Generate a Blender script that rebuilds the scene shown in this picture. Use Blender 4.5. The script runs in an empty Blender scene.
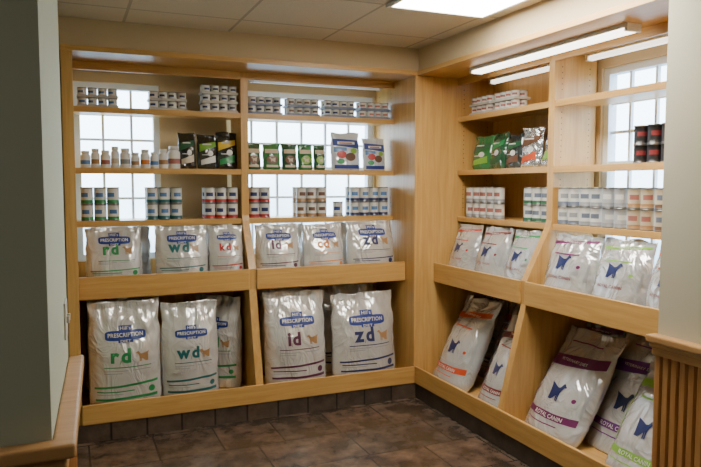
import bpy, bmesh, math, random
from mathutils import Vector, Matrix, noise
random.seed(7)
scene=bpy.context.scene
COL=scene.collection

# ------------------------------------------------------------ materials
def new_mat(name):
    m=bpy.data.materials.new(name); m.use_nodes=True
    nt=m.node_tree; b=nt.nodes["Principled BSDF"]
    return m,nt,b
def plain(name,col,rough=0.5,metal=0.0,bump=0.0,bscale=40,coat=0.0,var=0.0):
    m,nt,b=new_mat(name)
    b.inputs["Base Color"].default_value=(*col,1)
    b.inputs["Roughness"].default_value=rough
    b.inputs["Metallic"].default_value=metal
    b.inputs["Coat Weight"].default_value=coat
    if bump or var:
        tc=nt.nodes.new("ShaderNodeTexCoord")
        n=nt.nodes.new("ShaderNodeTexNoise"); n.inputs["Scale"].default_value=bscale; n.inputs["Detail"].default_value=4
        nt.links.new(tc.outputs["Object"],n.inputs["Vector"])
        if bump:
            bp=nt.nodes.new("ShaderNodeBump"); bp.inputs["Strength"].default_value=bump; bp.inputs["Distance"].default_value=0.01
            nt.links.new(n.outputs["Fac"],bp.inputs["Height"]); nt.links.new(bp.outputs["Normal"],b.inputs["Normal"])
        if var:
            mx=nt.nodes.new("ShaderNodeMix"); mx.data_type='RGBA'
            mx.inputs[6].default_value=(*[c*(1-var) for c in col],1); mx.inputs[7].default_value=(*[min(1,c*(1+var)) for c in col],1)
            nt.links.new(n.outputs["Fac"],mx.inputs[0]); nt.links.new(mx.outputs[2],b.inputs["Base Color"])
    return m
def wood(name,c1,c2,axis='x',rough=0.34):
    m,nt,b=new_mat(name)
    tc=nt.nodes.new("ShaderNodeTexCoord"); mp=nt.nodes.new("ShaderNodeMapping")
    sc={'x':(1.1,16,16),'y':(16,1.1,16),'z':(16,16,1.1)}[axis]
    mp.inputs["Scale"].default_value=sc
    nt.links.new(tc.outputs["Object"],mp.inputs["Vector"])
    n=nt.nodes.new("ShaderNodeTexNoise"); n.inputs["Scale"].default_value=1.9; n.inputs["Detail"].default_value=7; n.inputs["Distortion"].default_value=0.9; n.inputs["Roughness"].default_value=.6
    nt.links.new(mp.outputs[0],n.inputs["Vector"])
    r=nt.nodes.new("ShaderNodeValToRGB"); r.color_ramp.elements[0].position=0.33; r.color_ramp.elements[0].color=(*c1,1)
    r.color_ramp.elements[1].position=0.66; r.color_ramp.elements[1].color=(*c2,1)
    nt.links.new(n.outputs["Fac"],r.inputs[0]); nt.links.new(r.outputs[0],b.inputs["Base Color"])
    b.inputs["Roughness"].default_value=rough
    return m
W1,W2=(0.515,0.283,0.078),(0.650,0.390,0.126)
WX=wood("maple_grain_x",W1,W2,'x'); WY=wood("maple_grain_y",W1,W2,'y'); WZ=wood("maple_grain_z",W1,W2,'z')
WAIN=wood("oak_wainscot",(0.44,0.20,0.06),(0.56,0.29,0.10),'z')
WCAP=wood("oak_cap",(0.48,0.25,0.09),(0.60,0.35,0.14),'x')
WALLM=plain("sage_wall_paint",(0.50,0.55,0.43),0.75,bump=0.05,bscale=120)
WALLD=plain("sage_wall_paint_low_bounce",(0.26,0.29,0.22),0.8,bump=0.05,bscale=120)  # darkened copy for the walls behind the camera, cuts bounced light
WALLC=plain("pale_cream_sage_paint",(0.58,0.54,0.40),0.75,bump=0.05,bscale=120)
CREAM=plain("cream_wall_paint",(0.56,0.44,0.27),0.8,bump=0.03,bscale=90)
WHITEF=plain("white_window_paint",(0.76,0.82,0.90),0.5,var=0.04)
METAL=plain("can_steel",(0.24,0.24,0.24),0.3,0.85,var=0.05)
WHITE=plain("print_white",(0.68,0.68,0.64),0.4,coat=0.2,var=0.03)
def em(name,col,s):
    m,nt,b=new_mat(name)
    b.inputs["Base Color"].default_value=(0.9,0.9,0.9,1)
    b.inputs["Emission Color"].default_value=(*col,1); b.inputs["Emission Strength"].default_value=s
    return m

def brickmat(name,bw,rh,mortar,c1,c2,cm,off=0.0,loc=(0,0,0),rot=(0,0,0),rough=0.5,nscale=8,nvar=0.5,bump=0.3,offfreq=2,squash=1.0,sqf=2):
    m,nt,b=new_mat(name)
    tc=nt.nodes.new("ShaderNodeTexCoord"); mp=nt.nodes.new("ShaderNodeMapping")
    mp.inputs["Location"].default_value=loc; mp.inputs["Rotation"].default_value=rot
    nt.links.new(tc.outputs["Object"],mp.inputs["Vector"])
    br=nt.nodes.new("ShaderNodeTexBrick"); br.offset=off; br.offset_frequency=offfreq; br.squash=squash; br.squash_frequency=sqf
    br.inputs["Scale"].default_value=1; br.inputs["Brick Width"].default_value=bw; br.inputs["Row Height"].default_value=rh
    br.inputs["Mortar Size"].default_value=mortar; br.inputs["Mortar Smooth"].default_value=0.1
    br.inputs["Color1"].default_value=(*c1,1); br.inputs["Color2"].default_value=(*c2,1); br.inputs["Mortar"].default_value=(*cm,1)
    nt.links.new(mp.outputs[0],br.inputs["Vector"])
    n=nt.nodes.new("ShaderNodeTexNoise"); n.inputs["Scale"].default_value=nscale; n.inputs["Detail"].default_value=7; n.inputs["Roughness"].default_value=0.65
    nt.links.new(tc.outputs["Object"],n.inputs["Vector"])
    mr=nt.nodes.new("ShaderNodeMapRange"); mr.inputs[1].default_value=0.3; mr.inputs[2].default_value=0.7
    mr.inputs[3].default_value=1-nvar; mr.inputs[4].default_value=1+nvar
    nt.links.new(n.outputs["Fac"],mr.inputs[0])
    vm=nt.nodes.new("ShaderNodeVectorMath"); vm.operation='SCALE'
    nt.links.new(br.outputs["Color"],vm.inputs[0]); nt.links.new(mr.outputs[0],vm.inputs["Scale"])
    nt.links.new(vm.outputs[0],b.inputs["Base Color"])
    b.inputs["Roughness"].default_value=rough
    ad=nt.nodes.new("ShaderNodeMath"); ad.operation='SUBTRACT'
    ml=nt.nodes.new("ShaderNodeMath"); ml.operation='MULTIPLY'; ml.inputs[1].default_value=0.6
    nt.links.new(n.outputs["Fac"],ml.inputs[0]); nt.links.new(ml.outputs[0],ad.inputs[0]); nt.links.new(br.outputs["Fac"],ad.inputs[1])
    bp=nt.nodes.new("ShaderNodeBump"); bp.inputs["Strength"].default_value=bump; bp.inputs["Distance"].default_value=0.01
    nt.links.new(ad.outputs[0],bp.inputs["Height"]); nt.links.new(bp.outputs["Normal"],b.inputs["Normal"])
    return m
FLOORM=brickmat("slate_floor_tile",0.54,0.38,0.0055,(0.122,0.078,0.053),(0.078,0.057,0.043),(0.036,0.028,0.022),off=0.5,nscale=6,nvar=0.85,rough=0.27,bump=0.33,squash=0.66,sqf=2,loc=(.1,.12,0))
BASEM=brickmat("slate_base_tile",0.205,0.5,0.006,(0.10,0.068,0.048),(0.055,0.044,0.037),(0.010,0.008,0.007),rot=(math.pi/2,0,0),loc=(0,0.2,0),nscale=9,nvar=0.55,rough=0.35)
BASEMY=brickmat("slate_base_tile_side",0.205,0.5,0.006,(0.10,0.068,0.048),(0.055,0.044,0.037),(0.010,0.008,0.007),rot=(math.pi/2,0,math.pi/2),loc=(0,0.2,0),nscale=9,nvar=0.55,rough=0.35)
CEILM=brickmat("acoustic_ceiling_tile",0.61,0.61,0.009,(0.64,0.57,0.44),(0.64,0.57,0.44),(0.42,0.37,0.28),loc=(-2.16+0.61*6,-3.20+0.61*8,0),nscale=130,nvar=0.08,rough=0.9,bump=0.15)

# ------------------------------------------------------------ helpers
def finish(bm,name,mats,smooth=False,recalc=True):
    if recalc: bmesh.ops.recalc_face_normals(bm,faces=bm.faces[:])
    me=bpy.data.meshes.new(name); bm.to_mesh(me); bm.free()
    for m in (mats if isinstance(mats,(list,tuple)) else [mats]): me.materials.append(m)
    if smooth:
        for p in me.polygons: p.use_smooth=True
    return me
def addbox(bm,x0,x1,y0,y1,z0,z1,mi=0):
    r=bmesh.ops.create_cube(bm,size=1)
    vs=r["verts"]
    for v in vs:
        v.co=Vector(((x0+x1)/2+v.co.x*(x1-x0),(y0+y1)/2+v.co.y*(y1-y0),(z0+z1)/2+v.co.z*(z1-z0)))
    for f in {f for v in vs for f in v.link_faces}: f.material_index=mi
def link(name,me,loc=(0,0,0),rz=0,parent=None):
    o=bpy.data.objects.new(name,me); o.location=loc; o.rotation_euler=(0,0,rz); COL.objects.link(o)
    if parent: o.parent=parent
    return o
def top(o,label,cat,group=None):
    o["label"]=label; o["category"]=cat
    if group: o["group"]=group
    return o
def boxes(name,bl,mats,parent=None,kind=None,bevel=0.0,label=None):
    xs=[b[0] for b in bl]+[b[1] for b in bl]; ys=[b[2] for b in bl]+[b[3] for b in bl]; zs=[b[4] for b in bl]+[b[5] for b in bl]
    c=Vector(((min(xs)+max(xs))/2,(min(ys)+max(ys))/2,min(zs)))
    if kind=="structure": c=Vector((0,0,0))
    bm=bmesh.new()
    for b in bl:
        addbox(bm,b[0]-c.x,b[1]-c.x,b[2]-c.y,b[3]-c.y,b[4]-c.z,b[5]-c.z,b[6] if len(b)>6 else 0)
    me=finish(bm,name,mats)
    loc=c-(parent.location if parent else Vector((0,0,0)))
    o=link(name,me,loc,parent=parent)
    if bevel:
        md=o.modifiers.new("bev",'BEVEL'); md.width=bevel; md.segments=2; md.limit_method='ANGLE'
    if kind: o["kind"]=kind
    if label: o["label"]=label
    return o
def empty(name,loc):
    e=bpy.data.objects.new(name,None); e.location=loc; e.empty_display_size=0.1; COL.objects.link(e); return e

# ------------------------------------------------------------ room
FY=4.11; FX=2.25; BY=4.75; BX=2.89; CZ=2.44
boxes("floor",[(-2.6,3.0,-2.6,4.85,-0.1,0)],FLOORM,kind="structure")
boxes("ceiling",[(-2.6,3.0,-2.6,4.85,CZ,CZ+0.1)],CEILM,kind="structure")
wz0,wz1=1.0,2.18
boxes("wall_back",[(-0.12,2.99,BY,BY+.1,0,wz0),(-0.12,2.99,BY,BY+.1,wz1,CZ),(-0.12,0.055,BY,BY+.1,wz0,wz1),(0.60,1.06,BY,BY+.1,wz0,wz1),(2.21,2.99,BY,BY+.1,wz0,wz1)],CREAM,kind="structure")
boxes("wall_right",[(BX,BX+.1,1.98,BY,0,wz0),(BX,BX+.1,1.98,BY,wz1,CZ),(BX,BX+.1,3.06,BY,wz0,wz1)],CREAM,kind="structure")
boxes("wall_corner",[(2.20,2.99,-2.6,1.98,0,CZ)],WALLC,kind="structure")
boxes("wall_front",[(-2.6,2.2,-2.7,-2.6,0,CZ)],WALLD,kind="structure")
boxes("wall_side",[(-2.7,-2.6,-2.6,1.7,0,CZ)],WALLD,kind="structure")
boxes("wall_light_block",[(-0.22,-0.12,2.52,4.85,0,CZ)],WALLM,kind="structure")  # unseen wall added to block light left of the shelving
def prism(name,pts,z0,z1,mat,kind="structure",bevel=0):
    bm=bmesh.new()
    a=[bm.verts.new((x,y,z0)) for x,y in pts]; b=[bm.verts.new((x,y,z1)) for x,y in pts]
    bm.faces.new(a); bm.faces.new(b)
    n=len(pts)
    for i in range(n): bm.faces.new((a[i],a[(i+1)%n],b[(i+1)%n],b[i]))
    o=link(name,finish(bm,name,mat)); o["kind"]=kind
    if bevel:
        md=o.modifiers.new("bev",'BEVEL'); md.width=bevel; md.segments=3
    return o
prism("wall_left",[(-2.6,1.7),(-0.048,1.7),(-0.010,2.52),(-2.6,2.52)],0,CZ,WALLM)
capz=0.90
prism("trim_1",[(-2.6,1.645),(0.004,1.645),(0.042,2.535),(-0.01,2.52),(-0.048,1.7),(-2.6,1.7)],capz-0.035,capz,WCAP,bevel=0.008)
prism("trim_2",[(-2.6,1.665),(-0.016,1.665),(0.022,2.525),(-0.01,2.52),(-0.048,1.7),(-2.6,1.7)],capz-0.085,capz-0.035,WCAP,bevel=0.006)
def beads(name,p0,p1,nrm,z0,z1,mat,step=0.04,th=0.018):
    p0=Vector(p0);p1=Vector(p1);L=(p1-p0).length;d=(p1-p0)/L;nrm=Vector(nrm)
    prof=[(0,0)]
    n=int(L/step)
    for i in range(n):
        s=i*step
        for (a,t) in ((0.0,0.35),(0.08,0.9),(0.2,1),(0.74,1),(0.78,0.5),(0.82,0.95),(0.88,1.15),(0.94,0.95),(0.985,0.35)):
            prof.append((s+a*step,t*th))
    prof.append((L,th*0.35)); prof.append((L,0))
    bm=bmesh.new()
    lo=[bm.verts.new((*(p0+d*s+nrm*t),z0)) for s,t in prof]; hi=[bm.verts.new((*(p0+d*s+nrm*t),z1)) for s,t in prof]
    for i in range(len(prof)-1): bm.faces.new((lo[i],lo[i+1],hi[i+1],hi[i]))
    o=link(name,finish(bm,name,mat,recalc=False)); o["kind"]="structure"; return o
beads("trim_3",(-1.2,1.7),(-0.048,1.7),(0,-1),0.1,capz-0.085,WAIN)
beads("trim_4",(-0.048,1.7),(-0.010,2.52),(1,0),0.1,capz-0.085,WAIN)
beads("trim_5",(2.2,1.98),(2.2,0.4),(-1,0),0.1,capz-0.085,WAIN)
WCY=wood("oak_cap_side",(0.44,0.23,0.08),(0.56,0.32,0.12),'y')
boxes("trim_6",[(2.145,2.2,0.4,1.995,capz-.03,capz),(2.16,2.2,0.4,1.99,capz-.05,capz-.03),(2.172,2.2,0.4,1.985,capz-.085,capz-.05)],WCY,kind="structure",bevel=0.006)
boxes("baseboard_right",[(2.175,2.2,0.4,1.985,0,0.1)],BASEMY,kind="structure")
boxes("baseboard_left",[(-2.6,-0.02,1.675,1.7,0,0.1)],BASEM,kind="structure")
boxes("baseboard_back",[(-0.12,FX+.02,FY-.008,FY+.04,0,0.106)],BASEM,kind="structure")
boxes("baseboard_side",[(FX-.008,FX+.04,1.98,FY-.008,0,0.106)],BASEMY,kind="structure")
boxes("trim_7",[(-0.12,FX+.03,FY+.01,FY+.03,2.285,CZ)],CREAM,kind="structure")
boxes("trim_8",[(FX+.01,FX+.03,1.98,FY+.01,2.285,CZ)],CREAM,kind="structure")

def window(name,axis,a0,a1,base):
    bl=[]
    def B(s0,s1,d0,d1,z0,z1):
        if axis=='x': bl.append((s0,s1,base+d0,base+d1,z0,z1))
        else: bl.append((base+d0,base+d1,s0,s1,z0,z1))
    f=0.04
    B(a0,a0+f,.02,.08,wz0,wz1);B(a1-f,a1,.02,.08,wz0,wz1);B(a0+f,a1-f,.02,.08,wz0,wz0+f);B(a0+f,a1-f,.02,.08,wz1-f,wz1)
    mid=(wz0+wz1)/2+.03
    B(a0+f,a1-f,.025,.075,mid-.02,mid+.02)
    n=max(2,round((a1-a0)/0.19))
    for i in range(1,n):
        s=a0+(a1-a0)*i/n; B(s-.008,s+.008,.04,.06,wz0+f,mid-.02); B(s-.008,s+.008,.04,.06,mid+.02,wz1-f)
    for (lo,hi) in ((wz0+f,mid-.02),(mid+.02,wz1-f)):
        for k in (1,2):
            zz=lo+(hi-lo)*k/3; B(a0+f,a1-f,.043,.057,zz-.008,zz+.008)
    boxes(name,bl,WHITEF,kind="structure")
window("window_1",'x',0.055,0.60,BY); window("window_2",'x',1.06,2.21,BY); window("window_3",'y',1.98,3.06,BX)

# ------------------------------------------------------------ shelving units
PROF=[(0,0.107),(0,0.225),(0.15,0.82),(0.15,0.955),(0.31,1.26),(0.32,1.30),(0.32,2.255),(0.625,2.255),(0.625,0.107)]
SH=[1.985,1.61,1.28]
HOLE=plain("shelf_pin_hole_dark",(0.08,0.05,0.03),0.8,var=.05)
def unit(kind,s0,s1,div,ends,label):
    root=empty("shelving_unit",(0,0,0))
    root.location=(((s0+s1)/2,FY+.3,0.107) if kind=='L' else (FX+.3,(s0+s1)/2,0.107))
    WL=WX if kind=='L' else WY
    def B(name,lst,mat,bevel=0.002):
        bl=[]
        for (a0,a1,d0,d1,z0,z1) in lst:
            bl.append((a0,a1,FY+d0,FY+d1,z0,z1) if kind=='L' else (FX+d0,FX+d1,a0,a1,z0,z1))
        return boxes(name,bl,mat,parent=root,bevel=bevel)
    for (a0,a1) in ends: B("side_panel",[(a0,a1,0,0.635,0.107,2.255)],WZ)
    i0=ends[0][1]; i1=ends[-1][0]
    bm=bmesh.new(); t0,t1=div
    def P(s,d,z): return Vector((s,FY+d,z) if kind=='L' else (FX+d,s,z))-root.location
    A=[bm.verts.new(P(t0,d,z)) for d,z in PROF]; Cc=[bm.verts.new(P(t1,d,z)) for d,z in PROF]
    bm.faces.new(A); bm.faces.new(Cc); n=len(PROF)
    for i in range(n): bm.faces.new((A[i],A[(i+1)%n],Cc[(i+1)%n],Cc[i]))
    o=link("divider",finish(bm,"divider",WZ),parent=root)
    md=o.modifiers.new("bev",'BEVEL'); md.width=0.002; md.segments=2; md.limit_method='ANGLE'
    hs=[]
    zz=1.34
    while zz<2.18:
        if all(abs(zz-q)>.05 for q in SH):
            for dd in (.37,.57):
                hs.append((i1-.0006,i1-.0001,dd,dd+.006,zz,zz+.006)); hs.append((t0-.0006,t0-.0001,dd,dd+.006,zz,zz+.006))
        zz+=.032
    B("shelf_pin_holes",hs,HOLE,0)
    e1=s1-(.012 if kind=='L' else 0)
    B("top_board",[(s0,e1,-0.012,0.635,2.255,2.285)],WL)
    B("base_rail",[(i0,i1,-0.018,0.0,0.107,0.225)],WL,0.004)
    for (b0,b1) in ((i0,t0),(t1,i1)):
        B("header_rail",[(b0,b1,0.32,0.34,2.205,2.255)],WL)
        for z in SH:
            o=B("shelf",[(b0,b1,0.345,0.622,z-.022,z),(b0,b1,0.325,0.345,z-.036,z)],WL)
        B("bin_rail",[(b0,b1,0.135,0.153,0.82,0.955)],WL,0.004)
        B("bin_floor",[(b0,b1,0.153,0.622,0.815,0.835)],WL)
        B("base_deck",[(b0,b1,0.0,0.622,0.12,0.14)],WL)
        B("back_panel",[(b0,b1,0.622,0.635,0.107,1.0)],WZ)
    if kind=='R': B("back_panel",[(t1,i1,0.622,0.635,1.0,2.255)],WZ)
    top(root,label,"shelving unit")
    return root
unit('L',-0.01,2.25,(1.085,1.135),[(-0.01,0.05),(2.23,2.25)],"light maple built-in shelving unit with two bays, lower bins, windows behind")
unit('R',1.98,4.11+.02,(3.085,3.135),[(1.98,2.0),(4.11,4.13)],"light maple built-in shelving unit with slanted dividers beside the sage wall")

# ------------------------------------------------------------ lights
TROF=em("troffer_diffuser",(1.0,0.94,0.84),28)
TUBE=em("fluorescent_diffuser",(1.0,0.93,0.82),6)
GLOWS=em("added_strip_glow",(1.0,0.93,0.82),2.5)  # added strips whose glow stands in for reflected or window brightness
GLOWD=em("faint_strip_glow",(0.9,0.95,1.0),0.2)  # weak self-glow gives the pale band behind the left header
FILL=em("added_fill_diffuser",(1.0,0.92,0.82),2.4)  # added panels behind the camera, out of view, weak fill light
ENAM=plain("white_enamel",(0.75,0.74,0.7),0.4,var=0.03)
def troffer(x0,x1,y0,y1,mat,label):
    e=empty("ceiling_light_panel",((x0+x1)/2,(y0+y1)/2,CZ))
    f=.02
    boxes("frame",[(x0,x1,y0,y0+f,CZ-.015,CZ),(x0,x1,y1-f,y1,CZ-.015,CZ),(x0,x0+f,y0+f,y1-f,CZ-.015,CZ),(x1-f,x1,y0+f,y1-f,CZ-.015,CZ)],ENAM,parent=e)
    boxes("diffuser",[(x0+f,x1-f,y0+f,y1-f,CZ-.009,CZ-.001)],mat,parent=e)
    top(e,label,"ceiling light","recessed ceiling light panels")
troffer(1.56,2.16,2.0,3.2,TROF,"lit rectangular fluorescent panel set in the tiled ceiling")
troffer(-0.9,-0.3,-0.4,0.8,FILL,"added unseen fill light panel in the ceiling over the open floor")
troffer(1.0,1.6,-1.0,0.2,FILL,"added unseen fill light panel in the ceiling over the open floor")
def strip(kind,s0,s1,d0,d1,label,zb=2.255,mat=None,h=.038):
    def m(a0,a1,e0,e1,z0,z1): return (a0,a1,FY+e0,FY+e1,z0,z1) if kind=='L' else (FX+e0,FX+e1,a0,a1,z0,z1)
    loc=((s0+s1)/2,FY+(d0+d1)/2,zb) if kind=='L' else (FX+(d0+d1)/2,(s0+s1)/2,zb)
    e=empty("fluorescent_light_fixture",loc)
    boxes("housing",[m(s0,s1,d0,d1,zb-.02,zb),m(s0,s0+.02,d0,d1,zb-h,zb-.02),m(s1-.02,s1,d0,d1,zb-h,zb-.02)],ENAM,parent=e,bevel=.003)
    boxes("diffuser",[m(s0+.02,s1-.02,d0+.008,d1-.008,zb-h,zb-.02)],mat or TUBE,parent=e,bevel=.006)
    top(e,label,"light fixture","under-cabinet strip lights")
strip('R',2.40,3.72,.16,.25,"long white fluorescent strip light under the shelving top board")
strip('L',1.17,2.15,.36,.42,"slim faintly glowing strip tucked behind the shelving header",mat=GLOWD,h=.055)
strip('R',2.15,3.05,.50,.55,"added glowing strip for the brightness inside the top shelf bay",h=.045,mat=GLOWS)
strip('R',3.2,4.0,.50,.55,"added glowing strip for the brightness inside the top shelf bay",h=.045,mat=GLOWS)

sw=empty("light_switch",(-0.0165,2.38,1.06)); sw.rotation_euler=(0,0,-0.0463)
PL=plain("switch_plastic",(0.6,0.58,0.5),0.4,var=0.03)
def local(name,bl,mat,parent,bevel=0.0):
    bm=bmesh.new()
    for b in bl: addbox(bm,*b)
    o=link(name,finish(bm,name,mat),parent=parent)
    if bevel:
        md=o.modifiers.new("bev",'BEVEL'); md.width=bevel; md.segments=2
    return o
local("plate",[(0,.006,-.057,.057,-.06,.06)],PL,sw,.002)
local("toggle",[(.006,.016,-.028,-.018,-.01,.014)],PL,sw,.002); local("toggle",[(.006,.016,.018,.028,-.01,.014)],PL,sw,.002)
top(sw,"double light switch with ivory plate on the sage wall","light switch")

# ------------------------------------------------------------ prints
def pc(n,c,r=0.45): return plain("print_"+n,c,r,coat=0.1,var=0.03)
C=dict(white=WHITE,blue=pc("blue",(0.012,0.04,0.25)),green=pc("green",(0.02,0.26,0.08)),teal=pc("teal",(0.01,0.12,0.13)),
 red=pc("red",(0.45,0.02,0.02)),orange=pc("orange",(0.55,0.07,0.02)),purple=pc("purple",(0.14,0.02,0.20)),tan=pc("tan",(0.36,0.20,0.08)),
 grey=pc("grey",(0.28,0.29,0.30)),lgrey=pc("light_grey",(0.42,0.43,0.44)),black=pc("black",(0.015,0.015,0.017)),yellow=pc("yellow",(0.75,0.50,0.04)),dgreen=pc("deep_green",(0.015,0.10,0.04)),
 lgreen=pc("lime_green",(0.20,0.42,0.05)),navy=pc("navy",(0.012,0.022,0.11)),magenta=pc("magenta",(0.14,0.01,0.09)),aqua=pc("aqua",(0.05,0.33,0.36)),
 dred=pc("dark_red",(0.20,0.02,0.025)),sky=pc("light_blue",(0.08,0.20,0.45)),brown=pc("brown",(0.13,0.06,0.03)),cream=pc("cream",(0.56,0.48,0.34)),
 pink=pc("dusty_pink",(0.42,0.16,0.13)),amber=pc("amber",(0.60,0.17,0.01)),plum=pc("plum",(0.085,0.012,0.05)),sgrey=pc("slate_grey",(0.13,0.16,0.22)),mrose=pc("muted_rose",(0.34,0.12,0.10)))
def bagmat(name,col,rough=0.24,bs=.8,metal=0.0):
    m,nt,b=new_mat(name)
    b.inputs["Roughness"].default_value=rough; b.inputs["Coat Weight"].default_value=1.0; b.inputs["Coat Roughness"].default_value=0.10
    b.inputs["Metallic"].default_value=metal
    tc=nt.nodes.new("ShaderNodeTexCoord"); mp=nt.nodes.new("ShaderNodeMapping"); mp.inputs["Scale"].default_value=(1,1,.6)
    mp.inputs["Rotation"].default_value=(0,.5,0)
    oi=nt.nodes.new("ShaderNodeObjectInfo")
    ad=nt.nodes.new("ShaderNodeVectorMath"); ad.operation='ADD'
    nt.links.new(tc.outputs["Object"],ad.inputs[0]); nt.links.new(oi.outputs["Location"],ad.inputs[1]); nt.links.new(ad.outputs[0],mp.inputs["Vector"])
    n=nt.nodes.new("ShaderNodeTexNoise"); n.inputs["Scale"].default_value=7; n.inputs["Detail"].default_value=2.5; n.inputs["Distortion"].default_value=1.6
    nt.links.new(mp.outputs[0],n.inputs["Vector"])
    s1=nt.nodes.new("ShaderNodeMath"); s1.operation='SUBTRACT'; s1.inputs[1].default_value=.5; nt.links.new(n.outputs["Fac"],s1.inputs[0])
    s2=nt.nodes.new("ShaderNodeMath"); s2.operation='ABSOLUTE'; nt.links.new(s1.outputs[0],s2.inputs[0])
    bp=nt.nodes.new("ShaderNodeBump"); bp.inputs["Strength"].default_value=bs; bp.inputs["Distance"].default_value=0.03; bp.invert=True
    nt.links.new(s2.outputs[0],bp.inputs["Height"]); nt.links.new(bp.outputs["Normal"],b.inputs["Normal"]); nt.links.new(bp.outputs["Normal"],b.inputs["Coat Normal"])
    b.inputs["Base Color"].default_value=(*col,1)
    return m
BAGW=bagmat("bag_white_film",(0.68,0.68,0.66),rough=.22,bs=.75,metal=.32); BAGR=bagmat("bag_silver_white_film",(0.66,0.67,0.68),rough=.22,bs=.8,metal=.45); BAGS=bagmat("bag_silver_film",(0.48,0.48,0.50),0.24,bs=.9,metal=.6)
def gridcut(bm,nx,ny,x0,x1,y0,y1,ax):
    for i in range(1,nx):
        bmesh.ops.bisect_plane(bm,geom=bm.verts[:]+bm.edges[:]+bm.faces[:],plane_co=(x0+(x1-x0)*i/nx,0,0),plane_no=(1,0,0))
    for i in range(1,ny):
        co=[0,0,0]; co[ax]=y0+(y1-y0)*i/ny; no=[0,0,0]; no[ax]=1
        bmesh.ops.bisect_plane(bm,geom=bm.verts[:]+bm.edges[:]+bm.faces[:],plane_co=co,plane_no=no)
_tc={}
def text_mesh(s,bold=0.0,sp=1.06):
    k=(s,bold,sp)
    if k in _tc: return _tc[k]
    cu=bpy.data.curves.new("t",'FONT'); cu.body=s; cu.size=1; cu.offset=bold; cu.resolution_u=3; cu.space_character=sp
    o=bpy.data.objects.new("t",cu); COL.objects.link(o)
    dg=bpy.context.evaluated_depsgraph_get(); dg.update()
    me=bpy.data.meshes.new_from_object(o.evaluated_get(dg))
    bm=bmesh.new(); bm.from_mesh(me); bmesh.ops.triangulate(bm,faces=bm.faces[:])
    bmesh.ops.remove_doubles(bm,verts=bm.verts[:],dist=1e-5)
    vs=[(v.co.x,v.co.y) for v in bm.verts]
    x0=min(v[0] for v in vs);x1=max(v[0] for v in vs);y0=min(v[1] for v in vs);y1=max(v[1] for v in vs)
    n=24 if len(s)>5 else (14 if len(s)>1 else 4); m=max(4,min(12,int(n*(y1-y0)/(x1-x0))))
    gridcut(bm,n,m,x0,x1,y0,y1,1)
    bm.verts.index_update()
    vs=[(v.co.x,v.co.y) for v in bm.verts]; fs=[[v.index for v in f.verts] for f in bm.faces]
    bm.free(); bpy.data.objects.remove(o); bpy.data.curves.remove(cu); bpy.data.meshes.remove(me)
    vs=[((v[0]-(x0+x1)/2)/(x1-x0),(v[1]-(y0+y1)/2)/(x1-x0)) for v in vs]
    _tc[k]=(vs,fs,(y1-y0)/(x1-x0)); return _tc[k]
# standing dog in profile, head at the left carried just above the back
DOG=[(0,.80),(.01,.86),(.08,.89),(.12,.95),(.17,.98),(.24,.96),(.27,.86),(.30,.79),(.36,.74),(.48,.71),(.62,.70),(.76,.71),(.85,.71),(.91,.77),(.96,.90),(1,.97),(.98,.84),(.93,.72),(.90,.62),(.89,.52),(.91,.38),(.90,.20),(.92,.03),(.91,0),(.85,0),(.84,.18),(.83,.34),(.79,.42),(.77,.24),(.79,.03),(.78,0),(.72,0),(.71,.20),(.71,.42),(.58,.46),(.46,.42),(.44,.22),(.45,.03),(.44,0),(.385,0),(.38,.22),(.37,.38),(.34,.20),(.35,.03),(.34,0),(.285,0),(.28,.22),(.27,.42),(.24,.56),(.21,.68),(.18,.76),(.12,.78),(.05,.78)]
_sc={}
def shape_mesh(P):
    k=id(P)
    if k not in _sc:
        bm=bmesh.new(); vs=[bm.verts.new((p[0],0,p[1])) for p in P]; bm.faces.new(vs)
        bmesh.ops.triangulate(bm,faces=bm.faces[:]); gridcut(bm,8,8,0,1,0,1,2); bm.verts.index_update()
        _sc[k]=([(v.co.x,v.co.z) for v in bm.verts],[[v.index for v in f.verts] for f in bm.faces]); bm.free()
    return _sc[k]
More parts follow.
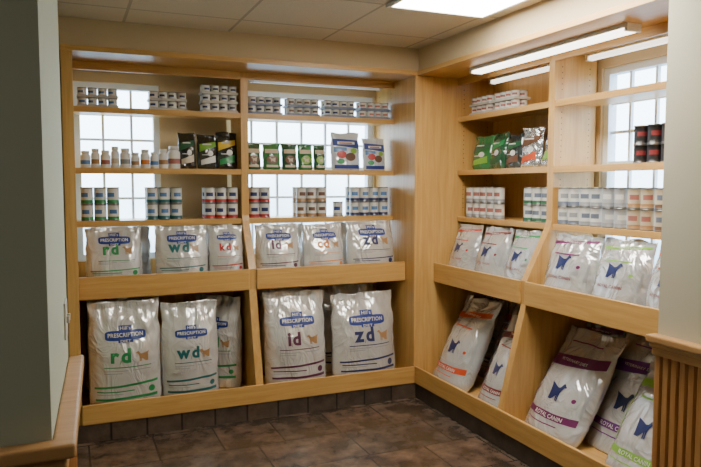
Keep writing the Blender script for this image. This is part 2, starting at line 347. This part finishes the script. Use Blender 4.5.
class Print:
    def __init__(s,yf): s.v=[];s.f=[];s.m=[];s.mats=[];s.yf=yf
    def mi(s,c):
        if c not in s.mats: s.mats.append(c)
        return s.mats.index(c)
    def add(s,pts,faces,c,off):
        b=len(s.v); mi=s.mi(c)
        for x,z in pts: s.v.append((x,s.yf(x,z)-off,z))
        for f in faces: s.f.append([b+i for i in f]); s.m.append(mi)
    def quad(s,p00,p10,p11,p01,c,off=.0020,n=26,k=12):
        pts=[];fs=[]
        for j in range(k+1):
            for i in range(n+1):
                u=i/n;w=j/k
                pts.append(tuple((p00[a]*(1-u)+p10[a]*u)*(1-w)+(p01[a]*(1-u)+p11[a]*u)*w for a in (0,1)))
        for j in range(k):
            for i in range(n):
                a=j*(n+1)+i; fs.append((a,a+1,a+n+2,a+n+1))
        s.add(pts,fs,c,off)
    def rect(s,x0,x1,z0,z1,c,off=.0020,n=24,k=8): s.quad((x0,z0),(x1,z0),(x1,z1),(x0,z1),c,off,n,k)
    def disc(s,cx,cz,rx,rz,c,off=.0022,p=2.0,rings=9,seg=56):
        pts=[(cx,cz)];fs=[]
        for r in range(1,rings+1):
            for i in range(seg):
                a=2*math.pi*i/seg; ca,sa=math.cos(a),math.sin(a)
                ex=2/p
                pts.append((cx+rx*r/rings*math.copysign(abs(ca)**ex,ca),cz+rz*r/rings*math.copysign(abs(sa)**ex,sa)))
        for i in range(seg): fs.append((0,1+i,1+(i+1)%seg))
        for r in range(1,rings):
            b0=1+(r-1)*seg;b1=1+r*seg
            for i in range(seg): fs.append((b0+i,b1+i,b1+(i+1)%seg,b0+(i+1)%seg))
        s.add(pts,fs,c,off)
    def text(s,t,cx,cz,w,c,off=.0044,h=None,bold=0.02,slant=0,sp=1.06):
        vs,fs,asp=text_mesh(t,bold,sp)
        sy=w if h is None else h/asp
        s.add([(cx+x*w+slant*y*sy,cz+y*sy) for x,y in vs],fs,c,off)
    def shape(s,P,x,z,w,h,c,off=.0036,flip=False):
        vs,fs=shape_mesh(P)
        s.add([(x+((1-a) if flip else a)*w,z+b*h) for a,b in vs],fs,c,off)
    def mesh(s,name):
        me=bpy.data.meshes.new(name); me.from_pydata(s.v,[],s.f)
        bm=bmesh.new(); bm.from_mesh(me)
        for f in bm.faces:
            f.normal_update()
            if f.normal.y>0: f.normal_flip()
        bm.to_mesh(me); bm.free()
        for c in s.mats: me.materials.append(C[c])
        for p,m in zip(me.polygons,s.m): p.material_index=m; p.use_smooth=True
        return me
# ------------------------------------------------------------ bags
def bag_geo(w,h,t,lean,seed,wr=0.010):
    def Tf(v):
        if v<0.10: return .60+.40*math.sqrt(max(v,0)/.10)
        if v<0.45: return 1
        if v<0.94: return 1-.96*((v-.45)/.49)**1.9
        return .04
    def Wf(v):
        k=noise.noise(Vector((seed*2.3,v*5,1.7)))
        k2=noise.noise(Vector((seed*5.3,v*14,4.7)))
        return w/2*(1-.08*max(0,1-v/.1)**2-.05*max(0,1-abs(v-.82)/.14)+.026*k+.020*k2-.005)
    def wrk(x,z):
        v=z/h
        a=noise.noise(Vector((x*7+seed*3.1,z*5,seed)))
        r=1-abs(noise.noise(Vector((x*11+z*6+seed,z*8-x*5,seed*1.7))))*2.2
        b=noise.noise(Vector((x*30,z*8+seed,seed*.7)))
        topk=max(0,(v-.62))*3.0; bot=max(0,.2-v)*2.5
        sidek=min(1,(abs(x)/(w/2))**2)
        return wr*(a*.8+r*.5*(.3+topk+bot+1.1*sidek)+b*(topk*1.3+bot*.6+.3*sidek))
    def com(x,v): return lean*v*h + .010*math.sin(x*30+seed)*max(0,v-.82)*5
    def yf(x,z):
        v=min(max(z/h,0),1); X=min(abs(x)/Wf(v),1)
        e=(1-X**2.3)**(.60)
        return -(t/2)*Tf(v)*e - wrk(x,z)*min(1,e*1.3) + com(x,v)
    def yb(x,z):
        v=min(max(z/h,0),1); X=min(abs(x)/Wf(v),1); e=(1-X**3.0)**(1/2.0)
        return (t/2)*Tf(v)*e + com(x,v) - wrk(x,z)*min(1,e*1.3)*max(0,min(1,(v-.75)*6)) + (.002 if v>.85 else 0)
    return Tf,Wf,yf,yb
def bag(name,w,h,t,lean,seed,mat,design,loc,rz,label,group,cat="bag",wr=0.014,nu=44,nv=70,tilt=0):
    Tf,Wf,yf,yb=bag_geo(w,h,t,lean,seed,wr)
    bm=bmesh.new(); rings=[]
    for j in range(nv+1):
        v=j/nv; z=v*h; W=Wf(v); ring=[]
        for i in range(nu+1):
            x=-W*math.cos(math.pi*i/nu); ring.append(bm.verts.new((x,yf(x,z),z)))
        for i in range(nu-1,0,-1):
            x=-W*math.cos(math.pi*i/nu); ring.append(bm.verts.new((x,yb(x,z),z)))
        rings.append(ring)
    n=len(rings[0])
    for vtx in rings[-1]: vtx.co.z+=.004*math.sin(vtx.co.x*40+seed*3)+.020*noise.noise(Vector((vtx.co.x*7,seed,0)))*h
    for j in range(nv):
        for i in range(n):
            bm.faces.new((rings[j][i],rings[j][(i+1)%n],rings[j+1][(i+1)%n],rings[j+1][i]))
    bm.faces.new(rings[0]); bm.faces.new(rings[-1])
    me=finish(bm,name,[mat],smooth=True)
    o=link(name,me,loc,rz)
    if tilt: o.rotation_euler=(0,tilt,rz)
    P=Print(yf); design(P,w,h)
    if P.v: link("printed_label",P.mesh("printed_label"),parent=o)
    top(o,label,cat,group)
    return o
def hills(letter,col,lo=0.0,animal=True):
    def d(P,w,h):
        A=h*(1-lo); z=lambda f: h*lo+A*f
        up=.08 if lo>.2 else 0
        k=.84
        zb=z(.665+up)
        P.rect(-.11*w*k,.11*w*k,zb+.060*w*k,zb+.160*w*k,'blue'); P.text("Hill's",0,zb+.118*w*k,.17*w*k,'white',h=.060*w*k,bold=.012)
        P.disc(0,zb,.33*w*k,.080*w*k,'blue',p=5.0)
        P.text("PRESCRIPTION",0,zb+.008*w*k,.57*w*k,'white',h=.066*w*k,bold=.02,off=.0040)
        P.rect(-.12*w*k,.12*w*k,zb-.115*w*k,zb-.070*w*k,'blue',off=.003); P.text("DIET",0,zb-.088*w*k,.17*w*k,'white',off=.0050,h=.040*w*k,bold=.015)
        a,b=letter.split("/"); base=z(.395+up*.9)
        asc=.20*w; xh=.148*w
        ha={'r':xh,'w':xh,'z':xh,'c':xh,'i':asc,'k':asc}[a]
        wa=ha/text_mesh(a,.04)[2]; wb=asc/text_mesh(b,.04)[2]
        gap=.026*w
        x=-.075*w-(wa+gap+wb)/2
        P.text(a,x+wa/2,base+ha/2,wa,col,bold=.04)
        P.text("/",x+wa+gap/2,base+.012*w,.020*w,col,h=.055*w,bold=.01)
        P.text(b,x+wa+gap+wb/2,base+asc/2,wb,col,bold=.04)
        if animal: P.shape(DOG,.125*w,base,.19*w,.15*w,'tan')
        P.rect(-.30*w,.34*w,z(.345),z(.345)+.011*w,col,k=1)
        for (a,b,f) in ((-.30,.02,.31),(-.30,-.06,.285),(.08,.33,.31)):
            P.rect(a*w,b*w,z(f),z(f)+.011*w,'grey',k=1)
        if lo<.25:
            P.quad((-.43*w,z(.135)),(.43*w,z(.165)),(.43*w,z(.19)),(-.43*w,z(.155)),col,k=3)
            P.rect(-.40*w,.10*w,z(.10),z(.10)+.014*w,col,k=1)
            P.rect(-.40*w,-.05*w,z(.075),z(.075)+.010*w,'grey',k=1)
            P.quad((-.42*w,z(.02)),(.42*w,z(.02)),(.42*w,z(.05)),(-.42*w,z(.04)),col,k=3)
            P.disc(.34*w,z(.10),.045*w,.045*w,col,off=.003)
    return d
def royal(col,lo=0.0,bottom=True,dog=.27,full=False,broad=False):
    def d(P,w,h):
        A=h*(1-lo); z=lambda f: h*lo+A*f
        if broad:
            P.quad((-.44*w,z(.60)),(.44*w,z(.67)),(.44*w,z(.77)),(-.44*w,z(.71)),col,k=18)
            P.text("VETERINARY DIET",-.02*w,z(.688),.46*w,'white',h=.030*w,bold=.01)
            P.rect(-.26*w,.26*w,z(.86),z(.872),col,k=2)
            P.rect(-.18*w,.18*w,z(.82),z(.83),'grey',k=2)
            P.rect(-.30*w,.14*w,z(.56),z(.57),'grey',k=1)
            dz=.29
        elif full:
            P.quad((-.43*w,z(.72)),(.43*w,z(.80)),(.43*w,z(.86)),(-.43*w,z(.79)),col,k=12)
            P.text("VETERINARY DIET",-.02*w,z(.793),.44*w,'white',h=.028*w,bold=.01)
            P.quad((-.43*w,z(.685)),(.43*w,z(.765)),(.43*w,z(.775)),(-.43*w,z(.695)),'grey',k=2)
            dz=.32
        else:
            P.quad((-.44*w,z(.81)),(.44*w,z(.88)),(.44*w,z(.92)),(-.44*w,z(.86)),col)
            P.text("VETERINARY DIET",0,z(.868),.46*w,'white',h=.020*w,bold=.01)
            dz=.38
        if not broad:
            P.rect(-.30*w,.22*w,z(.64),z(.64)+.020*w,col,k=2)
            P.rect(-.30*w,.10*w,z(.615),z(.615)+.010*w,'grey',k=1)
        P.shape(DOG,-.15*w,z(dz),dog*w,dog*.80*w,'navy',flip=True)
        P.rect(.20*w,.36*w,z(dz)-.02*w,z(dz)-.012*w,'grey',k=1); P.rect(.20*w,.33*w,z(dz)-.045*w,z(dz)-.037*w,'grey',k=1)
        P.disc(.29*w,z(dz)+.06*w,.030*w,.024*w,col,off=.003)
        if bottom:
            P.quad((-.43*w,z(.105)),(.43*w,z(.105)),(.43*w,z(.175)),(-.43*w,z(.165)),col)
            P.text("ROYAL CANIN",0,z(.137),.48*w,'white',h=.046*w,bold=.012)
            P.rect(-.36*w,.30*w,z(.21),z(.21)+.008*w,'grey',k=1)
            P.rect(-.36*w,.20*w,z(.05),z(.05)+.012*w,col,k=1)
        else:
            P.text("ROYAL CANIN",-.02*w,z(.24),.46*w,'dred',h=.045*w,bold=.012)
        P.quad((-.445*w,z(.2)),(-.415*w,z(.2)),(-.425*w,z(.66)),(-.445*w,z(.66)),col,n=4)
        P.quad((.40*w,z(.2)),(.445*w,z(.2)),(.445*w,z(.50)),(.42*w,z(.50)),'grey',n=5)
    return d
def nodesign(P,w,h): pass
NB="pet_food_bag"
ZL=0.1405; ZU=0.8355
G="large bags in the lower bins"
def LB(s,d,w,h,t,lean,letter,col,label,z=ZL,lo=.10,g=G,seed=None,mat=None,rz=0,tilt=0,wr=.014):
    bag(NB,w,h,t,lean,seed or s*7,mat or BAGW,hills(letter,col,lo),(s,FY+d,z),rz,label,g,tilt=tilt,wr=wr)
LB(.305,.135,.425,.655,.20,.06,"r/d","green","large white pet food bag with green lettering and blue banner")
LB(.698,.135,.36,.625,.19,.06,"w/d","teal","large white pet food bag with teal lettering and blue banner")
LB(.915,.35,.34,.625,.14,.02,"w/d","green","white pet food bag turned sideways against the divider",rz=-.62)
LB(1.408,.15,.435,.645,.20,.10,"i/d","plum","large white pet food bag with plum lettering",rz=-.02)
LB(1.92,.155,.49,.60,.20,.09,"z/d","navy","large white pet food bag with navy lettering",rz=.02)
LB(.27,.48,.36,.65,.15,.02,"r/d","green","white pet food bag standing behind another in the bin")
LB(1.42,.50,.34,.655,.13,.02,"i/d","plum","white pet food bag standing behind another in the bin")
LB(1.88,.37,.44,.655,.14,.03,"z/d","navy","bulky white pet food bag close behind another in the bin")
G2="medium bags in the upper bins"
def LU(s,w,h,letter,col,label,d=.25,t=.16,lean=.14,rz=0,seed=None):
    LB(s,d,w,h,t,lean,letter,col,label,z=ZU,lo=.24,g=G2,rz=rz,wr=.009,seed=seed)
LU(.265,.335,.405,"r/d","green","medium white pet food bag with green lettering in bin",rz=.03)
LU(.675,.335,.405,"w/d","teal","medium white pet food bag with teal lettering in bin",rz=-.03)
LU(.965,.235,.405,"k/d","red","narrow white pet food bag with red lettering in bin")
LU(1.32,.31,.40,"i/d","plum","medium white pet food bag with plum lettering in bin",rz=-.03,seed=3.3)
LU(1.655,.305,.395,"c/d","amber","medium white pet food bag with orange lettering in bin",rz=.03,seed=5.1)
LU(2.02,.37,.41,"z/d","navy","medium white pet food bag with navy lettering in bin")
for s,w in ((.35,.32),(.74,.32),(1.43,.32),(1.95,.36)):
    bag(NB,w,.39,.12,.03,s*3,BAGW,nodesign,(s,FY+.52,ZU),0,"plain white back of pet food bag behind the front row",G2)
RZ=-math.pi/2
def RB(s,d,w,h,t,lean,col,label,z=ZL,lo=.10,g=G,mat=None,rz=0,bottom=True,full=False,tilt=0,broad=False,wr=.014):
    bag(NB,w,h,t,lean,s*5,mat or BAGR,royal(col,lo,bottom=bottom,full=full,broad=broad),(FX+d,s,z),RZ+rz,label,g,tilt=tilt,wr=wr)
RB(3.85,.12,.42,.58,.18,.47,"orange","large white pet food bag with orange-red bands leaning back",full=True)
RB(3.33,.12,.34,.54,.18,.47,"dred","large white pet food bag with dark red bands leaning back",full=True)
RB(3.56,.31,.38,.60,.12,.41,"dred","silver and red pet food bag leaning behind the front bags",mat=BAGS,full=True)
RB(3.92,.47,.32,.64,.12,.12,"navy","silver pet food bag standing behind the front bags",mat=BAGS)
RB(3.245,.50,.20,.64,.10,.10,"dgreen","dark-banded pet food bag at the back beside the divider",mat=BAGS,full=True)
RB(2.835,.12,.43,.55,.17,.60,"magenta","large white pet food bag with narrow purple band leaning back",broad=True)
RB(2.235,.12,.38,.52,.17,.58,"lgreen","large white pet food bag with green bands leaning steeply back",full=True)
RB(2.53,.28,.42,.59,.12,.50,"purple","white pet food bag with violet band leaning between two others",broad=True)
RB(2.17,.46,.30,.65,.10,.16,"lgreen","silver pet food bag in the second leaning layer",mat=BAGS,full=True)
RB(2.90,.51,.32,.655,.09,.10,"magenta","silver pet food bag standing at the bin's back",mat=BAGS,full=True)
def RU(s,w,h,col,label,lean=.24,t=.15,rz=0): RB(s,.245,w,h,t,lean,col,label,z=ZU,lo=.24,g=G2,bottom=False,rz=rz,wr=.011)
RU(3.935,.30,.395,"red","medium white pet food bag with red band in bin",rz=.03)
RU(3.61,.315,.395,"dred","medium white pet food bag with maroon band in bin")
RU(3.295,.30,.395,"green","medium white pet food bag with green band in bin",rz=-.03)
RU(2.88,.375,.395,"magenta","medium white pet food bag with purple band in bin")
RU(2.515,.345,.395,"lgreen","medium white pet food bag with lime green band in bin")
RU(2.20,.27,.39,"orange","medium white pet food bag with orange band in bin")

# ------------------------------------------------------------ pouches
def pouchd(c1,c2,c3):
    def d(P,w,h):
        P.rect(-.38*w,.38*w,h*.64,h*.80,c2)
        P.disc(0,h*.40,.33*w,.16*h,c3,off=.002)
        P.rect(-.34*w,.34*w,h*.10,h*.19,c2,off=.002)
        P.shape(DOG,-.20*w,h*.31,.40*w,.17*h,c1,off=.0032)
        P.rect(-.28*w,.2*w,h*.71,h*.735,c1,off=.003,k=1)
    return d
def busyd(base):
    def d(P,w,h):
        P.quad((-.44*w,h*.66),(.44*w,h*.58),(.44*w,h*.80),(-.44*w,h*.84),base,n=14)
        P.rect(-.30*w,.30*w,h*.69,h*.76,'white',off=.0032,k=3)
        P.rect(-.24*w,.20*w,h*.705,h*.735,'red',off=.0044,k=1)
        P.disc(-.18*w,h*.42,.16*w,.10*h,'red',off=.002,rings=4,seg=24)
        P.disc(.12*w,h*.36,.18*w,.11*h,'brown',off=.003,rings=4,seg=24)
        P.disc(.24*w,h*.52,.12*w,.07*h,'lgreen',off=.0036,rings=3,seg=20)
        P.disc(-.22*w,h*.24,.13*w,.07*h,'green',off=.0036,rings=3,seg=20)
        P.quad((-.42*w,h*.48),(.0*w,h*.52),(.0*w,h*.60),(-.42*w,h*.62),'sky',off=.0016,n=8)
        P.rect(-.42*w,.42*w,h*.05,h*.15,base,off=.002,k=3)
    return d
def leafd(c1,c2):
    def d(P,w,h):
        P.quad((-.40*w,h*.50),(.40*w,h*.66),(.40*w,h*.80),(-.40*w,h*.72),c1,n=14)
        P.rect(-.26*w,.18*w,h*.70,h*.735,'white',off=.0036,k=1)
        P.quad((-.36*w,h*.12),(.36*w,h*.20),(.36*w,h*.40),(-.36*w,h*.26),c2,n=14)
        P.disc(.10*w,h*.45,.14*w,.08*h,'white',off=.0032,rings=3,seg=20)
        P.rect(-.30*w,.0*w,h*.40,h*.425,'white',off=.0032,k=1)
    return d
PM={k:bagmat("pouch_"+k,v,.14,1.0,mt) for k,v,mt in (("dgreen",(.015,.08,.035),0),("green",(.03,.18,.05),0),("black",(.015,.017,.015),0),("blue",(.03,.10,.36),0),("white",(.60,.66,.74),.1),("silver",(.55,.57,.6),.75),("dark",(.03,.04,.04),0))}
GP="treat pouches on the middle shelf"
def LP(s,w,h,m,des,label,unit='L',d=.42,lean=.10,t=.075,rz=0,wr=.006,tilt=0):
    loc=(s,FY+d,SH[1]+.0003) if unit=='L' else (FX+d,s,SH[1]+.0003)
    bag("treat_pouch",w,h,t,lean,s*11,PM[m],des,loc,(0 if unit=='L' else RZ)+rz,label,GP,cat="pouch",wr=wr,nu=26,nv=34,tilt=tilt)
LP(.745,.115,.24,'black',leafd('dgreen','cream'),"black treat pouch with pale and green panels")
LP(.88,.135,.23,'black',leafd('lgreen','white'),"black treat pouch with bright green band")
LP(1.01,.145,.25,'black',leafd('yellow','green'),"black treat pouch with yellow and green bands")
for i,(s,w) in enumerate(((1.195,.105),(1.325,.125),(1.455,.11),(1.573,.11),(1.682,.09))):
    LP(s,w,.18,'green' if i%2 else 'dgreen',pouchd('cream','cream','brown' if i<3 else 'lgreen'),"small green treat pouch with pale panel",t=.055)
LP(1.885,.225,.275,'white',busyd('blue'),"white and blue treat bag with colourful food pictures")
LP(2.115,.18,.24,'white',busyd('blue'),"smaller white and blue treat bag with food pictures")
LP(3.94,.19,.23,'green',leafd('dgreen','lgreen'),"shiny green treat bag with lime panel",'R',rz=.12,wr=.017)
LP(3.745,.19,.24,'dgreen',leafd('green','dgreen'),"shiny dark green treat bag with green band",'R',rz=-.12,wr=.017)
LP(3.575,.16,.22,'dark',leafd('dgreen','brown'),"crumpled dark treat bag with brown picture",'R',wr=.018)
LP(3.41,.17,.25,'silver',leafd('brown','orange'),"crumpled silver treat bag with brown and orange panels",'R',wr=.020,rz=.1)
LP(3.235,.17,.34,'silver',leafd('sky','lgreen'),"tall crumpled silver treat bag with blue print",'R',lean=.22,wr=.020,d=.43)

# ------------------------------------------------------------ cans
def can_mesh(r,h,c_top,c_band,c_acc,rows=(0,.045,.065,.24,.42,.66,.925,.945,1.0)):
    bm=bmesh.new(); seg=28; rad=[.97,1.0,.945,.945,.945,.945,.945,1.0,.975]
    R=[]
    for z,k in zip(rows,rad): R.append([bm.verts.new((r*k*math.sin(2*math.pi*i/seg),-r*k*math.cos(2*math.pi*i/seg),z*h)) for i in range(seg)])
    for j in range(len(rows)-1):
        for i in range(seg):
            f=bm.faces.new((R[j][i],R[j][(i+1)%seg],R[j+1][(i+1)%seg],R[j+1][i])); f.smooth=True
            a=(i+.5)/seg; a=min(a,1-a)
            if j in (0,1,6,7): mi=0
            elif j==2: mi=2
            elif j==4 and a<.11: mi=3
            else: mi=1
            f.material_index=mi
    bm.faces.new(R[0]).material_index=0
    T=[bm.verts.new((v.co.x*.93,v.co.y*.93,h)) for v in R[-1]]; U=[bm.verts.new((v.co.x*.9,v.co.y*.9,h-.003)) for v in R[-1]]
    for i in range(seg):
        bm.faces.new((R[-1][i],R[-1][(i+1)%seg],T[(i+1)%seg],T[i])); bm.faces.new((T[i],T[(i+1)%seg],U[(i+1)%seg],U[i]))
    bm.faces.new(U)
    return finish(bm,"food_can",[METAL,C[c_top],C[c_band],C[c_acc]])
_cm={}
def can(r,h,key,loc,rz,label,group):
    k=(r,h)+key
    if k not in _cm: _cm[k]=can_mesh(r,h,*key)
    o=link("food_can",_cm[k],loc,rz); top(o,label,"can",group)
def cans(unit,s0,n,key,z,layers=2,r=.0375,h=.105,d=.372,pitch=None,deep=2,label="",group="tall food cans on the lower shelf",step=1):
    pitch=pitch or 2*r+(.0025 if unit=='L' else .0085)
    for L in range(layers):
        for k in range(deep):
            for i in range(n):
                s=s0+step*(r+i*pitch); dd=d+k*(2*r+.004)
                loc=(s,FY+dd,z+L*(h+.0003)) if unit=='L' else (FX+dd,s,z+L*(h+.0003))
                rz=random.uniform(-.35,.35)+(-.25 if unit=='L' else -math.pi/2+.6)
                can(r,h,key,loc,rz,label,group)
Z3=SH[2]
cans('L',.08,3,("white","green","sky"),Z3,label="white food can with green band and blue patch")
cans('L',.47,3,("white","teal","sky"),Z3,label="white food can with teal band and blue patch")
cans('L',.842,3,("white","red","navy"),Z3,label="white food can with red band and blue patch")
cans('L',1.145,2,("white","red","navy"),Z3,label="white food can with red band and blue patch")
cans('L',1.485,3,("white","tan","brown"),Z3,label="white food can with tan band and brown patch")
cans('L',1.765,1,("white","grey","blue"),Z3,layers=1,deep=1,label="single food can with grey band")
cans('L',1.895,4,("white","navy","sky"),Z3,label="white food can with navy band and blue patch")
cans('R',4.04,5,("white","grey","mrose"),Z3,label="white food can with muted rose patch",step=-1,deep=1)
cans('R',3.395,3,("white","dgreen","sgrey"),Z3,label="white food can with green band and slate patch",step=-1,deep=1)
cans('R',3.08,2,("white","sgrey","grey"),Z3,label="white food can with slate grey band",step=-1,deep=1)
cans('R',2.908,2,("white","grey","sgrey"),Z3,label="white food can with grey band",step=-1,deep=1)
cans('R',2.736,2,("lgrey","grey","white"),Z3,label="silver-grey food can with white patch",step=-1,deep=1)
cans('R',2.564,2,("cream","tan","mrose"),Z3,label="beige food can with muted rose patch",step=-1,deep=1)
cans('R',2.392,3,("cream","brown","sgrey"),Z3,label="beige food can with brown band",step=-1,deep=1)
cans('R',2.535,3,("black","black","dred"),SH[1],label="black food can with dark red patch",step=-1,h=.092,group="black food cans on the middle shelf")
TRAY=plain("tray_cardboard",(0.52,0.51,0.47),0.6,var=0.08)
TRAYB=plain("tray_print_blue",(0.16,0.20,0.32),0.5,var=0.05)
def tray(unit,s0,s1,d0,d1,z,layers,key,label,traymat):
    w=.003; zz=z
    def m(a0,a1,e0,e1,z0,z1): return (a0,a1,FY+e0,FY+e1,z0,z1) if unit=='L' else (FX+e0,FX+e1,a0,a1,z0,z1)
    r=.0285; n=int((s1-s0-2*w)/(2*r+.0003)); pitch=(s1-s0-2*w-2*r)/(n-1)
    h=.056
    for L in range(layers):
        o=boxes("cardboard_tray",[m(s0,s1,d0,d1,zz,zz+.002),m(s0,s1,d0,d0+w,zz+.002,zz+.014),m(s0,s1,d1-w,d1,zz+.002,zz+.014),m(s0,s0+w,d0+w,d1-w,zz+.002,zz+.014),m(s1-w,s1,d0+w,d1-w,zz+.002,zz+.014)],traymat)
        top(o,"shallow printed cardboard tray holding small cans","tray","can trays on the top shelf")
        for k in range(2):
            for i in range(n):
                s=s0+w+r+i*pitch; dd=d0+w+r+.0005+k*(2*r+.001)
                loc=(s,FY+dd,zz+.0025) if unit=='L' else (FX+dd,s,zz+.0025)
                can(r,h,key,loc,random.uniform(-.4,.4)+(-.25 if unit=='L' else -math.pi/2+.6),label,"small food cans on the top shelf")
        zz+=.0025+h+.0005
Z1=SH[0]
def TR(unit,s0,s1,layers,key,label,tm=TRAY): tray(unit,s0,s1,.345,.345+.123,Z1+.0003,layers,key,label,tm)
TR('L',.075,.315,2,("white","lgrey","sky"),"small white and light blue food can")
TR('L',.50,.74,2,("white","lgrey","navy"),"small white and navy food can")
TR('L',.835,1.075,3,("white","pink","navy"),"small white and pink food can")
TR('L',1.145,1.385,2,("white","pink","navy"),"small white and pink food can",TRAYB)
TR('L',1.42,1.66,2,("white","sky","brown"),"small white and blue food can",TRAYB)
TR('L',1.695,1.935,2,("white","teal","navy"),"small white and teal food can",TRAYB)
TR('L',1.97,2.21,2,("white","navy","pink"),"small white and navy food can",TRAYB)
TR('R',3.76,4.0,2,("white","cream","mrose"),"small white and cream food can")
TR('R',3.49,3.73,2,("white","cream","mrose"),"small white and cream food can")

def lathe(name,prof,mats,seg=20):
    bm=bmesh.new(); R=[]
    for (r,z,mi) in prof: R.append([bm.verts.new((r*math.sin(2*math.pi*i/seg),-r*math.cos(2*math.pi*i/seg),z)) for i in range(seg)])
    for j in range(len(prof)-1):
        for i in range(seg):
            f=bm.faces.new((R[j][i],R[j][(i+1)%seg],R[j+1][(i+1)%seg],R[j+1][i])); f.smooth=True; f.material_index=prof[j][2]
    bm.faces.new(R[0]); bm.faces.new(R[-1])
    return finish(bm,name,mats)
JARW=plain("jar_plastic",(0.74,0.73,0.70),0.35,var=0.03)
JC=["sky","tan","mrose","cream","grey","tan","amber"]
x=.085
for i in range(10):
    r=[.030,.027,.031,.026,.033,.028,.030,.027,.028,.040][i]; h=[.105,.12,.11,.135,.125,.10,.12,.105,.125,.145][i]
    c=JC[i%7]
    e=empty("supplement_bottle",(x+r,FY+.39+.008*(i%2),SH[1]))
    me=lathe("bottle_body",[(r*.92,0,0),(r,.004,0),(r,h*.22,0),(r,h*.221,1),(r,h*.45,1),(r,h*.451,0),(r,h*.68,0),(r*.97,h*.73,0),(r*.88,h*.78,0),(r*.76,h*.81,0),(r*.70,h*.83,0),(r*.70,h*.86,0)],[JARW,C[c]])
    link("bottle_body",me,parent=e)
    me=lathe("cap",[(r*.80,h*.84,0),(r*.82,h*.845,0),(r*.82,h*.99,0),(r*.76,h*1.01,0)],[C["white"]])
    link("cap",me,parent=e)
    top(e,"white round-shouldered supplement bottle with cap and coloured label","bottle","supplement bottles on the middle shelf")
    x+=2*r+.0012

# ------------------------------------------------------------ world & camera
w=bpy.data.worlds.new("World"); scene.world=w; w.use_nodes=True
nt=w.node_tree; bg=nt.nodes["Background"]; bg.inputs[1].default_value=11.0
tc=nt.nodes.new("ShaderNodeTexCoord"); sx=nt.nodes.new("ShaderNodeSeparateXYZ"); nt.links.new(tc.outputs["Generated"],sx.inputs[0])
nz=nt.nodes.new("ShaderNodeTexNoise"); nz.inputs["Scale"].default_value=9; nz.inputs["Detail"].default_value=4; nt.links.new(tc.outputs["Generated"],nz.inputs["Vector"])
m1=nt.nodes.new("ShaderNodeMath"); m1.operation='MULTIPLY_ADD'; m1.inputs[1].default_value=.26; nt.links.new(nz.outputs["Fac"],m1.inputs[0]); nt.links.new(sx.outputs["Z"],m1.inputs[2])
rp=nt.nodes.new("ShaderNodeValToRGB"); e=rp.color_ramp.elements
e[0].position=.03; e[0].color=(.22,.34,.44,1); e[1].position=.18; e[1].color=(.64,.83,1,1)
k=e.new(.11); k.color=(.44,.60,.76,1)
nt.links.new(m1.outputs[0],rp.inputs[0]); nt.links.new(rp.outputs[0],bg.inputs[0])

cam=bpy.data.cameras.new("Camera"); cam.lens=668/701*36; cam.sensor_width=36
co=bpy.data.objects.new("Camera",cam); COL.objects.link(co)
co.location=(0,0,1.5); co.rotation_euler=(math.radians(90-4.1),0,math.radians(-23))
scene.camera=co
